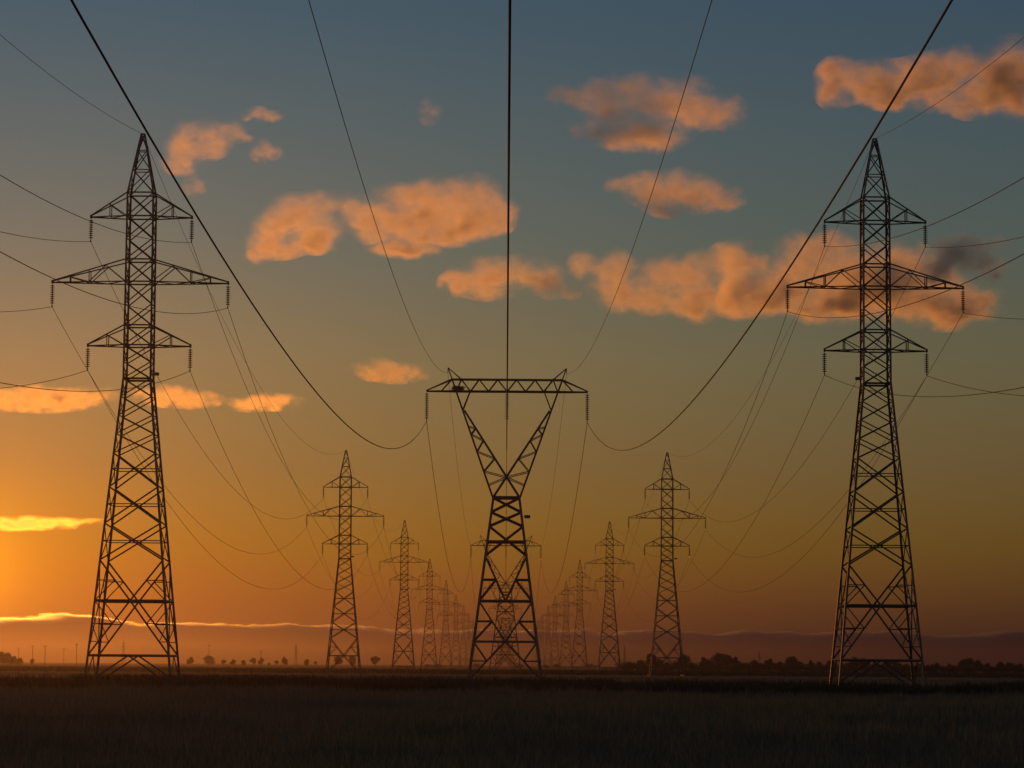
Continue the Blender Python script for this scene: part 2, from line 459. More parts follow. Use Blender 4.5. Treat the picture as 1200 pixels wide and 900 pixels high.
    if fine:
        for nm, a, b, w, inw in members: mb = MB(); mb.angle(a, b, w, inw); part(nm, mb.mesh(nm), STEEL, root)
    else:
        mb = MB()
        for nm, a, b, w, inw in members: mb.angle(a, b, w, inw)
        tag(part('lattice_bracing', mb.mesh('lattice_bracing'), STEEL, root), kind='stuff')
    tips = []
    for x in (-8.9, 0, 8.9):
        i = part('insulator_string', INS_L, GLASS, root); i.location = (x, 0, 31.9); tips.append(Vector((x, 0, 31.9 - 3.25)))
    for s in (-1, 1):                                                    # ground wire hangers
        mb = MB(); mb.box((s * 6.58, 0, 34.35), .08, .08, .6); part('wire_hanger', mb.mesh('wire_hanger'), STEEL, root)
        tips.append(Vector((s * 6.58, 0, 34.05)))
    mb = MB(); mb.box((2.32, -1.72, 18.05), .66, .14, .36); mb.box((1.9, -1.7, 18.05), .3, .06, .06); part('number_plate', mb.mesh('number_plate'), PAINT, root)
    return root, tips

XS = 29.5
D0, SP = 238.0, 309.5
ORD = ['first', 'second', 'third', 'fourth', 'fifth', 'sixth', 'seventh', 'eighth', 'ninth', 'tenth']
SIDES = [(-1, 'row on the sunset side', 'pylons of the row on the sunset side'), (1, 'row away from the sunset', 'pylons of the row away from the sunset')]
tall, tall_tips = double_pylon(4.5)
short, short_tips = double_pylon(1.1)
far_, far_tips = double_pylon(3.3, fine=False)
used = set()
TIPS = {}
def use(proto):
    if proto.name in used: return copy_tree(proto)
    used.add(proto.name); return proto
for s, row, grp in SIDES:
    for i in range(10):
        y = D0 + SP * i + (0, 0, 3, 10, -6, 5, -8, 4, 0, 6)[i]
        proto, tp = (tall, tall_tips) if i == 0 else (short, short_tips) if i == 1 else (far_, far_tips)
        o = use(proto); x = s * XS + (0, 0, .3, -.4, .2, 0, .3, -.2, .1, 0)[i]
        z = gz(x, y) - .02
        o.location = (x, y, z)
        if i == 0: lab = 'largest steel lattice pylon with three crossarm pairs, foremost of the ' + row
        elif i < 7: lab = '%s lattice pylon along the %s, with three crossarm pairs' % (ORD[i], row)
        else: lab = 'tiny hazy lattice pylon far along the ' + row
        tag(o, lab, 'pylon', grp)
        if s > 0 and i == 0:
            for ch in KIDS[o.name]:
                if ch.name.startswith('number_plate'): ch.scale.x = -1
        TIPS[(s, i)] = [o.location + t for t in tp]
wg, wg_tips = wineglass_pylon()
wgf, wgf_tips = wineglass_pylon(fine=False)
for i in range(6):
    y = (330, 760, 1190, 1620, 2050, 2480)[i]
    proto, tp = (wg, wg_tips) if i < 2 else (wgf, wgf_tips)
    o = use(proto); o.location = (0, y, gz(0, y) - .02)
    lab = ['large Y-shaped wineglass pylon with flat lattice beam, foremost of middle row', 'second Y-shaped wineglass pylon, framed between the legs of the foremost one',
           'third Y-shaped wineglass pylon along the middle row', 'fourth Y-shaped wineglass pylon along the middle row', 'fifth Y-shaped wineglass pylon, faint at the end of middle row', 'sixth Y-shaped wineglass pylon, faintest at the end of middle row'][i]
    tag(o, lab, 'pylon', 'wineglass pylons of the middle row')
    TIPS[(0, i)] = [o.location + t for t in tp]

# ------------------------------------------------------------------ cables
def cable(name, anchors, sag, rad, label, group):
    pts = []; rads = []
    for j, (a, b) in enumerate(zip(anchors, anchors[1:])):
        n = 72 if j == 0 else 48 if j == 1 else 24
        for k in range(n + (j == len(anchors) - 2)):
            t = k / n; p = a.lerp(b, t); p.z -= 4 * sag[min(j, len(sag) - 1)] * t * (1 - t); pts.append(p); rads.append(rad)
    mb = MB(); mb.tube(pts, rads, 6); me = mb.mesh(name)
    for p in me.polygons: p.use_smooth = True
    tag(link(name, me, CABLE), label, 'cable', group)
POS = ['upper outer', 'upper inner', 'middle outer', 'middle inner', 'lower outer', 'lower inner']
for s, row, _ in SIDES:
    for k in range(7):
        an = [TIPS[(s, i)][k].copy() for i in range(10)]
        back = an[0].copy(); back.y = D0 - SP
        an = [back] + an
        if k < 6:
            pos = POS[k] if s < 0 else POS[k ^ 1]
            cable('conductor_cable', an, [11.4, 11.2, 10.5], .022, 'thin sagging conductor cable on the %s arms of the %s' % (pos, row), 'conductors of the ' + row)
        else:
            cable('ground_wire', an, [9.2, 8.8, 8], .017, 'thin ground wire joining the pylon tips of the ' + row, 'ground wires of the pylon rows')
for k in range(5):
    an = [TIPS[(0, i)][k].copy() for i in range(6)]
    back = an[0].copy(); back.y = -100
    an = [back] + an
    if k < 3: cable('conductor_cable', an, [14.4, 13.2, 12.5], .031, 'thick conductor cable hanging from the %s of the wineglass pylons' % ('sunset-side beam end', 'beam centre', 'beam end away from the sunset')[k], 'conductors of the middle row')
    else: cable('ground_wire', an, [10.7, 10.5, 10], .017, 'thin ground wire on the wineglass pylon peaks, %s' % ('sunset side', 'side away from sunset')[k - 3], 'ground wires of the pylon rows')

# bird nest on the beam of the foremost wineglass pylon
mb = MB(); rn = random.Random(3)
for k in range(260):
    a = rn.uniform(0, 6.283); r_ = rn.uniform(.15, .62); z = rn.uniform(-.22, .26)
    c = Vector((r_ * math.cos(a), r_ * math.sin(a) * .8, z * (1 - .5 * r_)))
    d = Vector((-math.sin(a) + rn.uniform(-.6, .6), math.cos(a) + rn.uniform(-.6, .6), rn.uniform(-.3, .35))).normalized() * rn.uniform(.2, .5)
    mb.tube([c - d, c + d], [.022, .014], 3)
o = link('bird_nest', mb.mesh('bird_nest'), TWIG); o.location = TIPS[(0, 0)][0] + Vector((8.9 - 5.45, 0, 3.25 + .42))
tag(o, 'dark twig bird nest resting on the beam of the wineglass pylon', 'nest')
# ------------------------------------------------------------------ grass and weeds
def blades(rng, spots, per, hmin, hmax, spread, wid):
    """spots: array (n,3) -> one mesh of bent two-segment blades"""
    n = len(spots) * per
    base = np.repeat(spots, per, 0); base[:, :2] += rng.normal(0, spread, (n, 2))
    ang = rng.uniform(0, 2 * np.pi, n); h = rng.uniform(hmin, hmax, n) * np.repeat(rng.uniform(.7, 1.2, len(spots)), per)
    lean = rng.uniform(.05, .5, n) * h
    side = np.stack([np.cos(ang), np.sin(ang), np.zeros(n)], 1) * (wid * rng.uniform(.6, 1.4, n))[:, None]
    la = rng.uniform(0, 2 * np.pi, n); ld = np.stack([np.cos(la), np.sin(la), np.zeros(n)], 1) * lean[:, None]
    up = np.zeros((n, 3)); up[:, 2] = h
    dn = np.zeros((n, 3)); dn[:, 2] = -.06
    v = np.stack([base - side + dn, base + side + dn, base + up * .6 + ld * .35 - side * .8, base + up * .6 + ld * .35 + side * .8, base + up + ld], 1).reshape(-1, 3)
    i = np.arange(n)[:, None] * 5
    quads = (i + np.array([[0, 1, 3, 2]])); tris = (i + np.array([[2, 3, 4]]))
    me = bpy.data.meshes.new('blades')
    me.vertices.add(len(v)); me.vertices.foreach_set('co', v.ravel())
    loops = np.concatenate([quads, tris], 1).ravel(); me.loops.add(len(loops)); me.loops.foreach_set('vertex_index', loops)
    st = (np.arange(n)[:, None] * 7 + np.array([[0, 4]])).ravel(); me.polygons.add(2 * n); me.polygons.foreach_set('loop_start', st)
    me.update(calc_edges=True); me.validate(); return me
rng = np.random.default_rng(5)
def scatter(n, y0, y1, marg=6, power=1.0):
    y = y0 + (y1 - y0) * rng.random(n) ** power
    x = (rng.random(n) * 2 - 1) * (y * .178 + marg)
    z = np.array([gz(a, b) for a, b in zip(x, y)])
    return np.stack([x, y, z], 1)
me = blades(rng, scatter(26000, 44, 200, power=1.15), 7, .12, .42, .12, .012)
tag(link('meadow_grass', me, GRASS), 'short dark grass covering the open field', 'grass', kind='stuff')
cl = scatter(90, 58, 190); cp = np.repeat(cl, 45, 0); sd_ = np.repeat(rng.uniform(.5, 2.6, 90), 45)
cp[:, 0] += rng.normal(0, 1, len(cp)) * sd_; cp[:, 1] += rng.normal(0, 1, len(cp)) * sd_ * 1.6; cp[:, 2] = [gz(a, b) for a, b in cp[:, :2]]
me = blades(rng, cp, 8, .25, .75, .15, .016)
tag(link('weed_clumps', me, GRASS), 'coarse taller weed clumps scattered through the near grass', 'weeds', kind='stuff')
me = blades(rng, scatter(9000, 205, 480, power=1.2), 6, .12, .4, .25, .02)
tag(link('meadow_grass', me, GRASS), 'pale rough grass strip beyond the pylon feet', 'grass', kind='stuff')
# dark weed hedges at the feet of the foremost pylons
n = 20000
pts = scatter(n, 196, 236, 10)
keep = []
for p in pts:
    px = p[0] / p[1] * F + 592
    dens = noise.noise((p[0] * .055, p[1] * .05, 1.7)) + .5 * noise.noise((p[0] * .2, p[1] * .2, 5))
    b = .15 + .5 * math.exp(-((px - 260) / 190) ** 2) + .25 * math.exp(-((px - 900) / 320) ** 2) - (.25 if px < 90 else 0)
    keep.append(dens + b)
keep = np.array(keep); sel = pts[keep > .12]; k2 = keep[keep > .12]
big = sel[k2 > .45]
me = blades(rng, sel, 8, .25, .65, .2, .03); tag(link('tall_weeds', me, WEED), 'dark strip of tall weeds at the feet of the foremost pylons', 'weeds', kind='stuff')
me = blades(rng, big, 8, .5, 1.0, .25, .035); tag(link('weed_thicket', me, WEED), 'taller dark weed thicket between the foremost pylons', 'weeds', kind='stuff')
me = blades(rng, scatter(9000, 560, 900, 10), 6, .3, .8, .4, .05)
tag(link('crop_stand', me, WEED), 'dark standing crop along the far edge of the field', 'crop', kind='stuff')

# ------------------------------------------------------------------ trees on the horizon
def tree(seed, h, wide, trunk_frac):
    r_ = random.Random(seed)
    root = empty('tree'); mb = MB()
    th = h * trunk_frac
    mb.tube([(0, 0, -.2), (.05, 0, th * .5), (0, .05, th), (.1, 0, h * .7)], [h * .03, h * .024, h * .02, h * .008], 7)
    tops = []
    lobes = []
    for k in range(9):
        a = r_.uniform(0, 6.283); rr = wide * r_.uniform(.15, .62); z = h * r_.uniform(trunk_frac + .08, .80)
        rr *= 1 - .6 * max(0, (z / h - .55) / .45)
        e = Vector((rr * math.cos(a), rr * math.sin(a), z)); lobes.append((e, wide * r_.uniform(.28, .46)))
        mb.tube([(0, 0, th * r_.uniform(.75, 1.1)), e * .55 + Vector((0, 0, z * .3)), e], [h * .012, h * .008, h * .004], 5)
    lobes.append((Vector((0, 0, h * .82)), wide * .32)); lobes.append((Vector((0, 0, h * .5)), wide * .5))
    part('trunk', mb.mesh('trunk'), BARK, root)
    v = []; f = []
    for c, rad in lobes:
        for k in range(190):
            d = Vector((r_.gauss(0, 1), r_.gauss(0, 1), r_.gauss(0, 1))).normalized() * rad * r_.uniform(.45, 1.05)
            d.z *= 1.35; p = c + d; p.z = max(p.z, h * .06)
            nrm_ = (d.normalized() + Vector((r_.uniform(-.7, .7), r_.uniform(-.7, .7), r_.uniform(-.4, .8)))).normalized()
            u = nrm_.orthogonal().normalized(); w = nrm_.cross(u); s = h * r_.uniform(.03, .055)
            i = len(v); v += [p - u * s, p + w * s * .6, p + u * s, p - w * s * .6]; f.append((i, i + 1, i + 2, i + 3))
    part('crown', mesh('crown', v, f), LEAF, root)
    return root
def bush(seed, h, wide):
    r_ = random.Random(seed); root = empty('bush'); mb = MB(); v = []; f = []
    for k in range(8):
        a = r_.uniform(0, 6.283); rr = wide * r_.uniform(.1, .6); e = Vector((rr * math.cos(a), rr * math.sin(a), h * r_.uniform(.3, .7)))
        mb.tube([(0, 0, -.1), e * .6, e], [h * .03, h * .02, h * .01], 5)
        for q in range(130):
            d = Vector((r_.gauss(0, 1), r_.gauss(0, 1), r_.gauss(0, 1))).normalized() * wide * .42 * r_.uniform(.4, 1.05); d.z *= h / wide * .9
            p = e + d; p.z = max(p.z, .05); u = Vector((r_.gauss(0, 1), r_.gauss(0, 1), r_.gauss(0, 1))).normalized(); w = u.orthogonal().normalized(); s = h * r_.uniform(.03, .065)
            i = len(v); v += [p - u * s, p + w * s * .6, p + u * s, p - w * s * .6]; f.append((i, i + 1, i + 2, i + 3))
    part('stems', mb.mesh('stems'), BARK, root); part('foliage', mesh('foliage', v, f), LEAF, root)
    return root
PROT = [tree(1, 8, 3.6, .16), tree(2, 8, 2.9, .2), tree(3, 8, 4.4, .14), tree(4, 8, 2.2, .22), tree(5, 8, 3.2, .3)]
BUSH = [bush(11, 3, 3.2), bush(12, 3, 4.0), bush(13, 3, 2.6)]
def plant(protos, k, px, toppx, depth, sx=1.0, label=None, cat='tree', group=None):
    o = use(protos[k % len(protos)])
    base_h = 8 if cat == 'tree' else 3
    # height from the pixel of its top above the eye level
    top = at(px, toppx, depth); h = max(1.2, top.z)
    s = h / (base_h * (.98 if cat == 'tree' else 1.0))
    o.location = (top.x, depth, -.02); o.scale = (s * sx, s * sx, s); o.rotation_euler.z = px * 1.7
    tag(o, label, cat, group)
rt = random.Random(21)
GR = 'trees of the wood along the horizon away from the sunset'
LB = 'dark hazy tree in the wooded skyline away from the sunset'
# (px, top y) of the wooded skyline, dark and nearer
sk = [(741, 776), (752, 772), (762, 764), (772, 770), (782, 774), (801, 766), (812, 776), (824, 768), (833, 773), (842, 764), (852, 766), (862, 768), (873, 776),
      (884, 772), (894, 776), (903, 770), (914, 774), (929, 768), (938, 774), (950, 772), (960, 774), (972, 773), (985, 776), (1001, 768), (1012, 770), (1024, 776), (1040, 771), (1050, 771),
      (1062, 777), (1080, 776), (1098, 775), (1112, 776), (1128, 772), (1136, 770), (1146, 772), (1158, 775), (1172, 774), (1182, 775), (1196, 776)]
def where(px):
    return 'by the second pylon away from sunset' if px < 800 else 'between two nearest pylons away from sunset' if px < 968 else \
        'behind the foremost pylon away from sunset' if px < 1082 else 'beyond all pylons, farthest from the sunset'
SHAPE = {0: 'round', 2: 'broad', 4: 'open-crowned', 1: 'slender'}
for j, (px, ty) in enumerate(sk):
    k = [0, 2, 4, 1][j % 4]
    plant(PROT, k, px, ty + 1.5, rt.uniform(1080, 1350), rt.uniform(1.2, 1.6), 'dark %s tree of the wooded skyline, %s' % (SHAPE[k], where(px)), 'tree', GR)
for j in range(44):
    px = 735 + j * 11 + rt.uniform(-5, 5)
    plant(BUSH, j, px, 776.5 + (px - 592) * .006 + rt.uniform(-3, 1.5), rt.uniform(980, 1150), rt.uniform(1.3, 2.0), 'low dark bush of the wooded skyline, ' + where(px), 'bush', 'bushes under the wooded skyline')
sl = [(224, 770, 1.0), (244, 769, 1.25), (262, 773, 1.1), (273, 773, 1.), (285, 774, .9), (297, 771, 1.1), (306, 771, .75), (315, 777, .8), (324, 774, .9), (333, 770, .8), (360, 773, .8), (370, 775, .8), (397, 768, .85), (413, 769, .9), (440, 769, 1.0)]
for j, (px, ty, sx) in enumerate(sl):
    lab = 'small rounded hazy tree on the skyline between first and second sunset-side pylons'
    if px == 244: lab = 'largest rounded tree on the skyline between first and second sunset-side pylons'
    if px == 224: lab = 'small rounded tree right beside the foot of the largest sunset-side pylon'
    if px in (360, 370): lab = 'small hazy tree near the faint far pylon and second sunset-side pylon'
    if px == 440: lab = 'single rounded tree between second and third pylons of sunset-side row'
    if px in (397, 413): lab = 'small tree seen between the legs of the second sunset-side pylon'
    plant(PROT, [1, 0, 3][j % 3], px, ty - .5, rt.uniform(1600, 1950), sx * [1.55, 1.4, 1.9][j % 3], lab, 'tree', 'scattered trees on the skyline toward the sunset')
for j, (px, ty) in enumerate([(2, 764), (9, 765), (17, 769), (38, 772), (24, 771)]):
    plant(PROT, [2, 0][j % 2], px, ty, rt.uniform(1350, 1500), 1.3, 'tree in the small copse beside the sunset glow', 'tree', 'copse beside the sunset')
for j, px in enumerate([500, 512, 640, 652, 690, 700, 560, 610]):
    plant(BUSH, j, px, 778 + rt.uniform(-1, 1.5), rt.uniform(1500, 1900), 1.5, 'low hazy bush between the distant pylon feet', 'bush', 'bushes between the distant pylons')

# ------------------------------------------------------------------ far poles and pylons on the skyline
def pole():
    root = empty('utility_pole'); mb = MB(); mb.tube([(0, 0, -.3), (0, 0, 9)], [.19, .13], 8); part('post', mb.mesh('post'), BARK, root)
    mb = MB(); mb.box((0, 0, 8.5), 1.9, .14, .16); part('crossbar', mb.mesh('crossbar'), BARK, root)
    for x in (-.85, 0, .85):
        mb = MB(); mb.tube([(x, 0, 8.58), (x, 0, 8.72), (x, 0, 8.8), (x, 0, 8.9)], [.05, .09, .09, .04], 6); part('pin_insulator', mb.mesh('pin_insulator'), GLASS, root)
    return root
pp = pole()
for px, ty, d in [(38.5, 756, 1700), (53, 756, 1500), (90, 754, 1600), (75, 760, 2100), (22, 759, 2000), (245, 755, 2000), (306, 762, 1700)]:
    o = use(pp); top = at(px, ty, d); s = top.z / 9.0; o.location = (top.x, d, -.02); o.scale = (1, 1, s)
    o.rotation_euler.z = .4
    tag(o, 'thin utility pole on the skyline beside the copse near the sunset' if px < 60 else 'thin utility pole just beside the largest sunset-side pylon' if px == 90 else 'faint thin utility pole a little way from the largest sunset-side pylon' if px == 75 else 'thin utility pole rising behind the largest rounded skyline tree' if px == 245 else 'short thin utility pole among the scattered skyline trees', 'pole', 'utility poles on the skyline')
def small_pylon():
    root = empty('distant_pylon'); C = [(-1, -1), (1, -1), (1, 1), (-1, 1)]; hf = lambda z: 1.7 - 1.45 * min(1, z / 20)
    for c in C: mb = MB(); mb.angle((c[0] * 1.7, c[1] * 1.7, -.2), (c[0] * .2, c[1] * .2, 24), .2, (-c[0], -c[1], 0)); part('leg', mb.mesh('leg'), STEEL, root)
    mb = MB(); zs = [0, 5, 9, 12.5, 15.5, 18, 20, 22]
    for z0, z1 in zip(zs, zs[1:]):
        for k in range(4):
            a, b = C[k], C[(k + 1) % 4]; g = lambda c, z: (c[0] * (1.7 - 1.5 * z / 24), c[1] * (1.7 - 1.5 * z / 24), z)
            mb.angle(g(a, z0), g(b, z1), .12); mb.angle(g(b, z0), g(a, z1), .12)
    tag(part('lattice_bracing', mb.mesh('lattice_bracing'), STEEL, root), kind='stuff')
    for z, w in ((21, 2.4), (18, 3.6), (15, 2.6)):
        mb = MB(); mb.angle((-w, 0, z), (w, 0, z), .2); mb.angle((-w, 0, z), (0, 0, z + 1), .13); mb.angle((w, 0, z), (0, 0, z + 1), .13); part('crossarm', mb.mesh('crossarm'), STEEL, root)
    return root
sp_ = small_pylon()
for px, ty, lab in [(145, 751, 'faint far pylon seen between the legs of the largest sunset-side pylon'), (347, 755, 'faint far pylon among the scattered trees toward the sunset'), (732, 757, 'faint far pylon beside the wooded skyline'), (890, 763, 'faint far pylon above the wooded skyline')]:
    o = use(sp_); d = 2900; top = at(px, ty, d); o.location = (top.x, d, -.02); s = top.z / 24; o.scale = (s, s, s); o.rotation_euler.z = .5
    tag(o, lab, 'pylon', 'faint far pylons on the skyline')

# ------------------------------------------------------------------ haze
HZ = 62.0; HB = 12500
mb = MB(); mb.box((0, 0, (HZ - 1.5) / 2), 2 * HB, 2 * HB, HZ + 1.5)
hm = bpy.data.materials.new('haze'); hm.use_nodes = True
n_ = hm.node_tree.nodes; n_.remove(n_['Principled BSDF'])
pv = n_.new('ShaderNodeVolumePrincipled'); pv.inputs['Color'].default_value = (.132, .128, .26, 1); pv.inputs['Density'].default_value = .00022; pv.inputs['Anisotropy'].default_value = .865
hm.node_tree.links.new(pv.outputs[0], n_['Material Output'].inputs['Volume'])
tag(link('haze', mb.mesh('haze'), hm), 'evening haze over the plain', kind='stuff')

# ------------------------------------------------------------------ clouds
def cloud(name, blobs, dist, label, dens=1.0, scale=1.0, thr=-.06, amp=1.8, kind_flat=False, seed=0, aniso=.72, colour=(1, 1, 1)):
    """blobs in photo pixels (px, py, rx, ry), standing `dist` metres away; real volume with its own depth"""
    r_ = random.Random(seed + 100)
    c0 = at(sum(b[0] for b in blobs) / len(blobs), sum(b[1] for b in blobs) / len(blobs), dist)
    m_px = dist / F
    B = []
    for px, py, rx, ry in blobs:
        ddep = r_.uniform(-.5, .5) * max(rx, ry) * m_px
        p = at(px, py, dist + ddep) - c0
        B.append((p, Vector((rx * m_px, .75 * max(ry * 1.4, (rx + ry) / 2) * m_px, ry * m_px)) * 1.85))
    bm = bmesh.new()
    for p, r3 in B:
        bmesh.ops.create_icosphere(bm, subdivisions=3, radius=1, matrix=Matrix.Translation(p) @ Matrix.Diagonal((*r3, 1)))
    me = bpy.data.meshes.new(name); bm.to_mesh(me); bm.free()
    tmp = bpy.data.objects.new(name + '_tmp', me); COL.objects.link(tmp)
    md = tmp.modifiers.new('r', 'REMESH'); md.mode = 'VOXEL'; md.voxel_size = max(min(min(b[1]) for b in B) * .3, 4 * m_px)
    dg = bpy.context.evaluated_depsgraph_get(); me2 = bpy.data.meshes.new_from_object(tmp.evaluated_get(dg))
    bpy.data.objects.remove(tmp); bpy.data.meshes.remove(me)
    m = bpy.data.materials.new(name); m.use_nodes = True; n = m.node_tree.nodes; l = m.node_tree.links; n.remove(n['Principled BSDF'])
    t = n.new('ShaderNodeTexCoord'); field = None
    wn = n.new('ShaderNodeTexNoise'); wn.inputs['Scale'].default_value = 1 / (45 * m_px * scale); wn.inputs['Detail'].default_value = 2; l.new(t.outputs['Object'], wn.inputs['Vector'])
    w1 = n.new('ShaderNodeVectorMath'); w1.operation = 'SUBTRACT'; l.new(wn.outputs['Color'], w1.inputs[0]); w1.inputs[1].default_value = (.5, .5, .5)
    w2 = n.new('ShaderNodeVectorMath'); w2.operation = 'MULTIPLY_ADD'; l.new(w1.outputs[0], w2.inputs[0]); w2.inputs[1].default_value = (50 * m_px * scale,) * 3; l.new(t.outputs['Object'], w2.inputs[2])
    for p, r3 in B:
        a = n.new('ShaderNodeVectorMath'); a.operation = 'SUBTRACT'; l.new(w2.outputs[0], a.inputs[0]); a.inputs[1].default_value = p
        b = n.new('ShaderNodeVectorMath'); b.operation = 'DIVIDE'; l.new(a.outputs[0], b.inputs[0]); b.inputs[1].default_value = r3
        c = n.new('ShaderNodeVectorMath'); c.operation = 'DOT_PRODUCT'; l.new(b.outputs[0], c.inputs[0]); l.new(b.outputs[0], c.inputs[1])
        d = n.new('ShaderNodeMath'); d.operation = 'SUBTRACT'; d.inputs[0].default_value = 1; l.new(c.outputs['Value'], d.inputs[1])
        if field is None: field = d.outputs[0]
        else:
            e = n.new('ShaderNodeMath'); e.operation = 'MAXIMUM'; l.new(field, e.inputs[0]); l.new(d.outputs[0], e.inputs[1]); field = e.outputs[0]
    ref = 42 * m_px * scale
    x = n.new('ShaderNodeTexNoise'); x.inputs['Scale'].default_value = 1.0; x.inputs['Detail'].default_value = 7; x.inputs['Roughness'].default_value = .66
    mp = n.new('ShaderNodeMapping'); mp.inputs['Scale'].default_value = (1 / ref, 1 / ref, 1.5 / ref); mp.inputs['Location'].default_value = (seed * 3.1, seed * 1.7, 0)
    l.new(t.outputs['Object'], mp.inputs[0]); l.new(mp.outputs[0], x.inputs['Vector'])
    s1 = n.new('ShaderNodeMath'); s1.operation = 'MULTIPLY_ADD'; l.new(x.outputs['Fac'], s1.inputs[0]); s1.inputs[1].default_value = amp * 2; s1.inputs[2].default_value = -amp - thr
    s2 = n.new('ShaderNodeMath'); s2.operation = 'ADD'; l.new(field, s2.inputs[0]); l.new(s1.outputs[0], s2.inputs[1])
    mr_ = n.new('ShaderNodeMapRange'); mr_.interpolation_type = 'SMOOTHSTEP'; l.new(s2.outputs[0], mr_.inputs[0])
    mr_.inputs[1].default_value = .05; mr_.inputs[2].default_value = 1.9; mr_.inputs[3].default_value = 0; mr_.inputs[4].default_value = 1
    zl = min(p.z - r3.z * .6 for p, r3 in B); zh = max(p.z + r3.z * .6 for p, r3 in B)
    sz = n.new('ShaderNodeSeparateXYZ'); l.new(t.outputs['Object'], sz.inputs[0])
    zf = n.new('ShaderNodeMapRange'); l.new(sz.outputs[2], zf.inputs[0]); zf.inputs[1].default_value = zl; zf.inputs[2].default_value = zh; zf.inputs[3].default_value = 2.3; zf.inputs[4].default_value = .5
    # nothing may remain at the domain's skin
    ed = n.new('ShaderNodeMapRange'); l.new(field, ed.inputs[0]); ed.inputs[1].default_value = .03; ed.inputs[2].default_value = .75
    pw = n.new('ShaderNodeMath'); pw.operation = 'POWER'; l.new(mr_.outputs[0], pw.inputs[0]); pw.inputs[1].default_value = 1.6
    gn = n.new('ShaderNodeMath'); gn.operation = 'MULTIPLY'; l.new(pw.outputs[0], gn.inputs[0]); gn.inputs[1].default_value = dens * 3.1 / (60 * m_px)
    mu = n.new('ShaderNodeMath'); mu.operation = 'MULTIPLY'; gz_ = n.new('ShaderNodeMath'); gz_.operation = 'MULTIPLY'; l.new(gn.outputs[0], gz_.inputs[0]); l.new(zf.outputs[0], gz_.inputs[1]); vl = n.new('ShaderNodeMapRange'); vl.interpolation_type = 'SMOOTHSTEP'; l.new(s2.outputs[0], vl.inputs[0]); vl.inputs[1].default_value = -.55; vl.inputs[2].default_value = 1.1; vl.inputs[4].default_value = .085 * dens * 3.1 / (60 * m_px)
    va = n.new('ShaderNodeMath'); va.operation = 'ADD'; l.new(gz_.outputs[0], va.inputs[0]); l.new(vl.outputs[0], va.inputs[1]); l.new(va.outputs[0], mu.inputs[0]); l.new(ed.outputs[0], mu.inputs[1])
    pv = n.new('ShaderNodeVolumePrincipled'); pv.inputs['Color'].default_value = (*colour, 1); pv.inputs['Anisotropy'].default_value = aniso
    l.new(mu.outputs[0], pv.inputs['Density']); l.new(pv.outputs[0], n['Material Output'].inputs['Volume'])
    o = link('cloud', me2, m); o.location = c0
    tag(o, label, 'cloud', 'sunset clouds')
    return o
Z6 = lambda L_: [(180 + a / 2.727, 100 + b / 2.727, c / 2.727, d / 2.727) for a, b, c, d in L_]
Z7 = lambda L_: [(500 + a / 2.609, 260 + b / 2.609, c / 2.609, d / 2.609) for a, b, c, d in L_]
Z8 = lambda L_: [(840 + a / 2.5, 40 + b / 2.5, c / 2.5, d / 2.5) for a, b, c, d in L_]
cloud('c1', Z6([(95, 225, 50, 40), (150, 180, 65, 38), (220, 150, 60, 32), (275, 165, 35, 20), (120, 160, 50, 30)]), 9000, 'arched peach cloud above the tip of the largest sunset-side pylon', .8, seed=1)
cloud('c2', Z6([(320, 98, 36, 12), (350, 92, 40, 16), (385, 98, 30, 12)]), 9200, 'tiny oval peach cloud beside the arched cloud', .8, .6, seed=2)
cloud('c3', Z6([(350, 210, 30, 26), (385, 215, 20, 14)]), 9100, 'faint thin wisp under the tiny oval cloud', .35, .6, seed=3)
cloud('c4', Z6([(130, 325, 26, 18), (120, 290, 20, 24)]), 9300, 'faint wisp below the arched peach cloud', .3, .6, seed=4)
cloud('c5', Z6([(480, 430, 100, 52), (400, 490, 70, 40), (335, 535, 34, 22), (560, 375, 70, 28), (520, 480, 60, 36)]), 11000, 'orange puffy cloud with a tapering tail, joined to the larger puffy cloud', 1.0, seed=5)
cloud('c6', Z6([(678, 425, 46, 52), (760, 375, 70, 40), (870, 365, 95, 45), (1000, 350, 95, 42), (1095, 390, 48, 55), (900, 440, 150, 45), (1010, 430, 80, 42), (800, 520, 85, 24), (720, 445, 60, 40)]), 11200, 'long orange puffy cloud right over the wineglass pylon', 1.0, seed=6)
cloud('c7', [(503, 130, 10, 11)], 9000, 'very faint small pink wisp in the blue above', .3, .6, seed=7)
cloud('c8', Z7([(95, 188, 40, 26), (200, 172, 85, 42), (310, 162, 80, 38), (385, 180, 42, 34), (440, 210, 24, 18)]), 12000, 'flat-bottomed orange cloud over the centre of the wineglass beam', 1.0, .9, seed=8)
cloud('c9', Z7([(505, 135, 48, 36), (560, 140, 46, 42), (600, 215, 70, 42), (690, 225, 80, 38), (770, 170, 90, 44), (850, 150, 60, 44), (830, 240, 52, 44), (945, 130, 70, 46), (970, 210, 60, 55), (930, 250, 45, 36)]), 12200, 'long lumpy orange cloud reaching toward the pylon away from sunset', 1.0, seed=9)
cloud('c10', Z8([(245, 618, 46, 26), (60, 668, 60, 40), (60, 760, 50, 46), (200, 740, 60, 50), (300, 650, 90, 50), (330, 760, 105, 60), (450, 715, 105, 72), (560, 735, 105, 72), (680, 785, 105, 50), (560, 640, 40, 26), (140, 770, 60, 40)]), 12500, 'large orange cloud behind the crossarms of pylon away from sunset', 1.6, seed=10)
cloud('c11', Z8([(650, 685, 60, 30), (720, 640, 80, 36), (790, 680, 46, 28), (800, 610, 60, 24)]), 11500, 'dark grey cloud above the large orange cloud', 1.5, seed=11)
